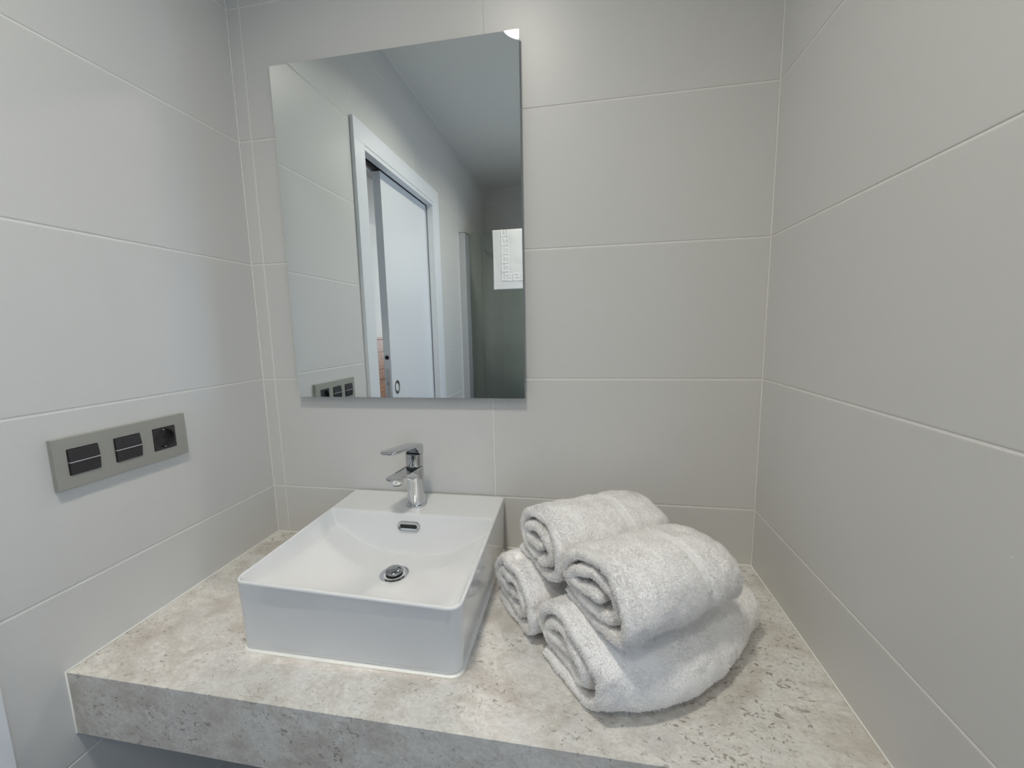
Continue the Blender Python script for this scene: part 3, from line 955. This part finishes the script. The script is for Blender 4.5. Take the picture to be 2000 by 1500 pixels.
PATH_R = [(0.078, 0.011), (0.030, 0.009), (-0.030, 0.009), (-0.072, 0.011), (-0.098, 0.022), (-0.104, 0.041), (-0.090, 0.068), (-0.055, 0.088),
          (-0.010, 0.099), (0.040, 0.098), (0.070, 0.083), (0.082, 0.060), (0.076, 0.040), (0.050, 0.029), (0.010, 0.028), (-0.036, 0.030), (-0.060, 0.044),
          (-0.052, 0.062), (-0.015, 0.076), (0.030, 0.077), (0.054, 0.066), (0.058, 0.051), (0.036, 0.047), (0.0, 0.049), (-0.025, 0.053)]
def sh_R(f, u, v, z):
    w = np.clip((0.03 - v) / 0.13, 0, 1) * np.clip(1.15 - z / 0.11, 0.25, 1)
    dv = 0.046 - 0.060 * np.sin(np.pi * np.clip(f, 0, 1) ** 0.8)
    return u + 0.010 * np.sin(np.pi * np.clip((v + 0.09) / 0.18, 0, 1)) * f, v + dv * w, z * (1 - 0.20 * f ** 2)
def sh_L(f, u, v, z): return u, v * (1 - 0.05 * f), z * (1 - 0.05 * f)
def sh_T(f, u, v, z): return u, v * (1 - 0.05 * f), z * (1 - 0.12 * f ** 2)

def tail(p, dv, dz=0.0): return [(p[0][0] + dv, p[0][1] + dz)] + p[1:]
rolled_towel('largest white towel roll, lower right of the stack, with a waffle band', loc(-0.004, 0.052), A37, 0.36, scaled(PATH_R, 0.97, 1.08), 0.0088, 11, sh_R)
rolled_towel('white towel roll at the lower left of the stack, beside the basin', loc(-0.010, 0.231), A37, 0.36, scaled(SPIRAL, 0.90, 1.08), 0.0086, 23, sh_L)
rolled_towel('white towel roll on top at the front, overlapping the largest roll', loc(0.020, 0.022, 0.118), A37, 0.230, scaled(tail(SPIRAL, 0.014, -0.004), 0.86, 1.0), 0.0086, 37, sh_T)
rolled_towel('white towel roll on top at the back, nearest the tiled wall', loc(0.018, 0.181, 0.115), A37, 0.25, scaled(tail(SPIRAL, 0.026, -0.006), 0.82, 1.06), 0.0086, 41, sh_T)

# ------------------------------------------------------------------ ceiling lights
def downlight(x, y, mat, label, power):
    root = empty('ceiling_downlight', (x, y, CEIL)); tag(root, label, 'ceiling light', 'round ceiling downlights')
    lathe('trim_ring', [(0.086, -0.004), (0.090, -0.010), (0.098, -0.008), (0.100, -0.0005), (0.086, -0.0005)], M_LACQ, root)
    lathe('diffuser', [(0.0, -0.0055), (0.0862, -0.0055)], mat, root)
    ld = bpy.data.lights.new('downlight_beam', 'AREA'); ld.shape = 'DISK'; ld.size = 0.168
    ld.energy = power; ld.spread = math.radians(138); ld.color = (1.0, 0.955, 0.85)
    lo = bpy.data.objects.new('downlight_beam', ld); COL.objects.link(lo); lo.parent = root; lo.location = (0, 0, -0.0075)
downlight(0.62, -0.84, M_LAMP1, 'round flush white downlight in the ceiling above the mirror end', LAMP_NEAR)
downlight(0.62, -1.64, M_LAMP1, 'round flush white downlight in the ceiling near the shower screen', LAMP_FAR)

# ------------------------------------------------------------------ window in the right wall
def window():
    x0 = W + 0.10
    root = struct(empty('window_1', (x0, (WY0 + WY1) / 2, WZ0)))
    oy, oz = (WY0 + WY1) / 2, WZ0
    bm = bmesh.new(); f = 0.045
    add_box(bm, -0.02, 0.03, WY0 - oy, WY0 - oy + f, 0, WZ1 - oz)
    add_box(bm, -0.02, 0.03, WY1 - oy - f, WY1 - oy, 0, WZ1 - oz)
    add_box(bm, -0.02, 0.03, WY0 - oy + f, WY1 - oy - f, 0, f)
    add_box(bm, -0.02, 0.03, WY0 - oy + f, WY1 - oy - f, WZ1 - oz - f, WZ1 - oz)
    finish(bm, 'window_frame', M_LACQ, root, bevel=0.003)
    bm = bmesh.new(); add_box(bm, 0.004, 0.012, WY0 - oy + f, WY1 - oy - f, f, WZ1 - oz - f)
    finish(bm, 'window_pane', M_PANE, root)
window()

# ------------------------------------------------------------------ sliding door in the left wall
def door():
    # casing and jambs
    root = struct(empty('door_1', (0, (DY0 + DY1) / 2, FLOOR)))
    oy, oz = (DY0 + DY1) / 2, FLOOR
    def bx(name, x0, x1, y0, y1, z0, z1, mat, par=root, bev=0.0015):
        m = bmesh.new(); add_box(m, x0, x1, y0 - oy, y1 - oy, z0 - oz, z1 - oz)
        return finish(m, name, mat, par, bev)
    cas = bmesh.new()
    cw = 0.076
    for x0, x1 in ((0.0003, 0.015), (-0.135, -0.1205)):
        add_box(cas, x0, x1, DY1, DY1 + cw, 0, DZ - oz + cw) if False else None
        for a, b, c, d in ((DY1, DY1 + cw, FLOOR, DZ), (DY0 - cw, DY0, FLOOR, DZ), (DY0 - cw, DY1 + cw, DZ, DZ + cw)):
            add_box(cas, x0, x1, a - oy, b - oy, c - oz, d - oz)
    finish(cas, 'door_casing', M_LACQ, root, bevel=0.0012)
    jm = bmesh.new()
    for a, b, c, d in ((DY1 - 0.0003, DY1 + 0.018, FLOOR, DZ), ):
        add_box(jm, -0.121, 0.013, a - oy, b - oy, c - oz, d - oz)
    # far jamb and head are split round the leaf
    for xa, xb in ((-0.022, 0.013), (-0.121, -0.074)):
        add_box(jm, xa, xb, DY0 + 0.0003 - oy, DY0 + 0.018 - oy, 0, DZ - oz)
        add_box(jm, xa, xb, DY0 + 0.018 - oy, DY1 - 0.001 - oy, DZ - 0.018 - oz, DZ - 0.0003 - oz)
    finish(jm, 'door_jamb', M_LACQ, root, bevel=0.001)
    bx('sliding_rail', -0.060, -0.036, DY0 + 0.018, DY1 - 0.001, DZ - 0.016, DZ - 0.0005, M_BLACK)
    leaf = bx('door_leaf', -0.066, -0.030, DY0 + 0.001, -0.850, FLOOR + 0.008, DZ - 0.018, M_LACQ, root, 0.0012)
    # lock plate and bumper hole on the leaf edge
    ye = -0.850
    m = bmesh.new()
    pts = []
    for k in range(13):
        an = math.pi * k / 12; pts.append((0.0095 * math.cos(an), 0.0095 * math.sin(an) + 0.102))
    for k in range(13):
        an = math.pi + math.pi * k / 12; pts.append((0.0095 * math.cos(an), 0.0095 * math.sin(an) - 0.102))
    vs = [m.verts.new((-0.049 + p_[0], ye + 0.0008 - oy, 0.275 + p_[1] - oz)) for p_ in pts]
    m.faces.new(vs)
    lp = finish(m, 'lock_plate', M_ALU, leaf)
    so = lp.modifiers.new('solid', 'SOLIDIFY'); so.thickness = 0.0012; so.offset = 0
    m = bmesh.new()
    bmesh.ops.create_cone(m, cap_ends=True, segments=24, radius1=0.0075, radius2=0.0075, depth=0.003, matrix=Matrix.Translation((-0.049, ye - oy, 0.313 - oz)) @ Matrix.Rotation(math.pi / 2, 4, 'X'))
    finish(m, 'lock_latch', M_STEEL, lp)
    m = bmesh.new()
    bmesh.ops.create_cone(m, cap_ends=True, segments=24, radius1=0.010, radius2=0.010, depth=0.002, matrix=Matrix.Translation((-0.049, ye + 0.0003 - oy, 0.437 - oz)) @ Matrix.Rotation(math.pi / 2, 4, 'X'))
    finish(m, 'bumper_hole', M_BLACK, leaf)
    # oval flush pull on the face of the leaf
    m = bmesh.new(); rings = []
    for r, dep in ((1.0, 0.0), (1.0, 0.002), (0.80, 0.0022), (0.72, -0.0), (0.0, -0.001)):
        ring = []
        for k in range(40):
            an = 2 * math.pi * k / 40
            ring.append(m.verts.new((-0.0298 + dep, -0.898 + 0.026 * max(r, 0.02) * math.cos(an) - oy, 0.293 + 0.033 * max(r, 0.02) * math.sin(an) - oz)))
        rings.append(ring)
    for a, b in zip(rings[:-1], rings[1:]):
        for k in range(40): m.faces.new((a[k], a[(k + 1) % 40], b[(k + 1) % 40], b[k]))
    m.faces.new(rings[-1])
    fp = finish(m, 'flush_pull', M_STEEL, leaf); smooth_angle(fp, 40)
door()

# ------------------------------------------------------------------ bedroom beyond the door
struct(box_obj('wall_bedroom', -1.62, -1.50, -5.5, 1.0, FLOOR, CEIL, M_PAINT))
struct(box_obj('wall_bedroom_end', -1.50, -0.12, -5.6, -5.5, FLOOR, CEIL, M_PAINT))
struct(box_obj('wall_bedroom_side', -1.50, -0.12, 1.0, 1.12, FLOOR, CEIL, M_PAINT))
struct(box_obj('floor_bedroom', -1.62, -0.0005, -5.6, 1.12, FLOOR - 0.1, FLOOR, M_FLOOR))
struct(box_obj('ceiling_bedroom', -1.62, -0.0005, -5.6, 1.12, CEIL, CEIL + 0.1, M_PAINT))
struct(box_obj('wall_corridor', -0.12, 0.0, -5.6, -D, FLOOR, CEIL, M_PAINT))
struct(box_obj('wall_corridor_end', -0.12, -0.0, 0.0, 1.12, FLOOR, CEIL, M_PAINT))
def panel():
    root = empty('wooden_headboard', (-1.5, -3.4, FLOOR))
    tag(root, 'warm brown oak headboard seen through the gap of the door in the mirror', 'headboard')
    z = FLOOR
    tops = [0.0, 0.13, 0.33, 0.475]
    lo = FLOOR + 0.01
    for hi in tops:
        bm = bmesh.new(); add_box(bm, 0.0005, 0.04, -2.0, 2.0, lo - FLOOR, hi - FLOOR - 0.004); lo = hi
        finish(bm, 'plank', M_WOOD, root, bevel=0.002)
    bm = bmesh.new(); add_box(bm, 0.0005, 0.055, -2.02, 2.02, 0.475 - FLOOR, 0.492 - FLOOR)
    finish(bm, 'top_rail', M_WOOD, root, bevel=0.002)
panel()
def added_window():
    root = struct(empty('added_window_2', (-0.8, -5.5, 0.2)))  # unseen window, added as a light source for the bedroom
    bm = bmesh.new(); f = 0.05
    for a, b, c, d in ((-0.5, -0.45, 0, 1.2), (0.45, 0.5, 0, 1.2), (-0.45, 0.45, 0, f), (-0.45, 0.45, 1.2 - f, 1.2)):
        add_box(bm, a, b, 0.0, 0.05, c, d)
    finish(bm, 'window_frame', M_LACQ, root, bevel=0.003)
    bm = bmesh.new(); add_box(bm, -0.45, 0.45, 0.005, 0.02, f, 1.2 - f)
    finish(bm, 'window_pane', M_FILL_PANE, root)
added_window()

# ------------------------------------------------------------------ shower screen and the towel over it
def screen():
    root = empty('shower_screen', (0.0, -2.0, FLOOR))
    tag(root, 'clear glass shower screen with aluminium wall profile, seen in the mirror', 'shower screen')
    bm = bmesh.new(); add_box(bm, 0.0005, 0.045, -0.005, 0.100, 0.0, 1.222 - FLOOR); add_box(bm, 0.03, 0.050, -0.012, 0.0, 0, 1.222 - FLOOR)
    finish(bm, 'wall_profile', M_ALU, root, bevel=0.0015)
    bm = bmesh.new(); add_box(bm, 0.034, 0.85, -0.004, 0.004, 0.005, 1.238 - FLOOR)
    finish(bm, 'glass_panel', M_GLASS, root)
    bm = bmesh.new(); add_box(bm, 0.0005, 0.047, -0.008, 0.102, 1.222 - FLOOR, 1.227 - FLOOR)
    finish(bm, 'profile_cap', M_STEEL, root)
screen()
def bath_mat():
    x0, x1 = 0.219, 0.62
    th = 0.0042
    N = VNoise(5)
    # path over the glass in (y, z): down the front, over the top, down the back
    zt = 1.243
    path = [(0.0105, 0.838 - zt), (0.0105, -0.30), (0.0105, -0.15), (0.010, -0.02), (0.006, -0.002), (0.0, 0.001), (-0.006, -0.002), (-0.010, -0.02), (-0.0105, -0.15), (-0.0105, -0.36)]
    C, pl = catmull(path, 0.003)
    s = np.linspace(0, pl, len(C))
    T = np.gradient(C, axis=0); T /= np.linalg.norm(T, axis=1, keepdims=True); Nn = np.stack([-T[:, 1], T[:, 0]], 1)
    if Nn[10, 0] < 0: Nn = -Nn
    xs = np.linspace(x0, x1, int((x1 - x0) / 0.002))
    X, S = np.meshgrid(xs, s, indexing='ij')
    # greek key relief: band 0.055 m wide, running up near the left edge and across near the hem
    def key(a, b, w):
        """a along, b across 0..w ; one repeat = w"""
        p_ = (a / w) % 1.0; q = b / w
        r = np.zeros_like(a)
        t_ = 0.10
        def seg(p0, p1, q0, q1): return ((p_ >= p0) & (p_ <= p1) & (q >= q0) & (q <= q1)).astype(float)
        r = np.maximum.reduce([seg(0, 1, 0.0, t_), seg(0, 0.12, 0, 0.88), seg(0, 0.72, 0.76, 0.88), seg(0.60, 0.72, 0.36, 0.88), seg(0.34, 0.72, 0.36, 0.48)])
        return r
    w = 0.060
    bx_ = X - (x0 + 0.060)
    by_ = S - 0.055
    vert = key(S, bx_, w) * (bx_ > 0) * (bx_ < w) * (by_ > 0)
    hor = key(X, by_, w) * (by_ > 0) * (by_ < w) * (bx_ > 0)
    rel = np.maximum(vert, hor)
    for _ in range(1):
        r2 = rel.copy(); r2[1:-1, 1:-1] = (rel[1:-1, 1:-1] * 2 + rel[:-2, 1:-1] + rel[2:, 1:-1] + rel[1:-1, :-2] + rel[1:-1, 2:]) / 6; rel = r2
    tu = np.sqrt(np.clip(1 - (1 - np.clip(np.minimum(X - x0, x1 - X) / 0.004, 0, 1)) ** 2, 0, 1)) * np.sqrt(np.clip(1 - (1 - np.clip(np.minimum(S, pl - S) / 0.004, 0, 1)) ** 2, 0, 1))
    sheets = []
    for sg in (1, -1):
        h = th * tu * sg + (rel * 0.0030 * tu if sg == 1 else 0)
        y = C[None, :, 0] + h * Nn[None, :, 0]; z = C[None, :, 1] + h * Nn[None, :, 1]
        wob = N(np.stack([X.ravel() * 14, S.ravel() * 14, X.ravel() * 0 + 2.3], 1)).reshape(X.shape) * 0.0045 * np.clip((s - 0.02) / 0.05, 0, 1)[None, :]
        edge = 0.004 * np.sin(S * 9) * (X < x0 + 0.1)
        P = np.stack([X + 0.012 * (S - 0.2) * 0 + edge * 0.5, -2.0 + y + np.abs(wob) * np.sign(C[None, :, 0] + 1e-9), zt + z], -1).reshape(-1, 3)
        sheets.append(P)
    nx, ns = X.shape
    a, b = sheets
    bord = np.zeros((nx, ns), bool); bord[0] = bord[-1] = True; bord[:, 0] = bord[:, -1] = True; bord = bord.ravel()
    mp = np.arange(nx * ns); keep = ~bord
    mp2 = mp.copy(); mp2[keep] = (np.cumsum(keep) - 1 + nx * ns)[keep]
    F1 = grid_faces(nx, ns)
    ob = np_mesh('bath_mat', np.concatenate([a, b[keep]]) - np.array([x0, -2.0, 0.84]), np.concatenate([F1, mp2[F1[:, ::-1]]]), M_TERRY)
    ob.location = (x0, -2.0, 0.84)
    tag(ob, 'white bath mat with embossed key border hanging over the glass shower screen', 'bath mat')
bath_mat()
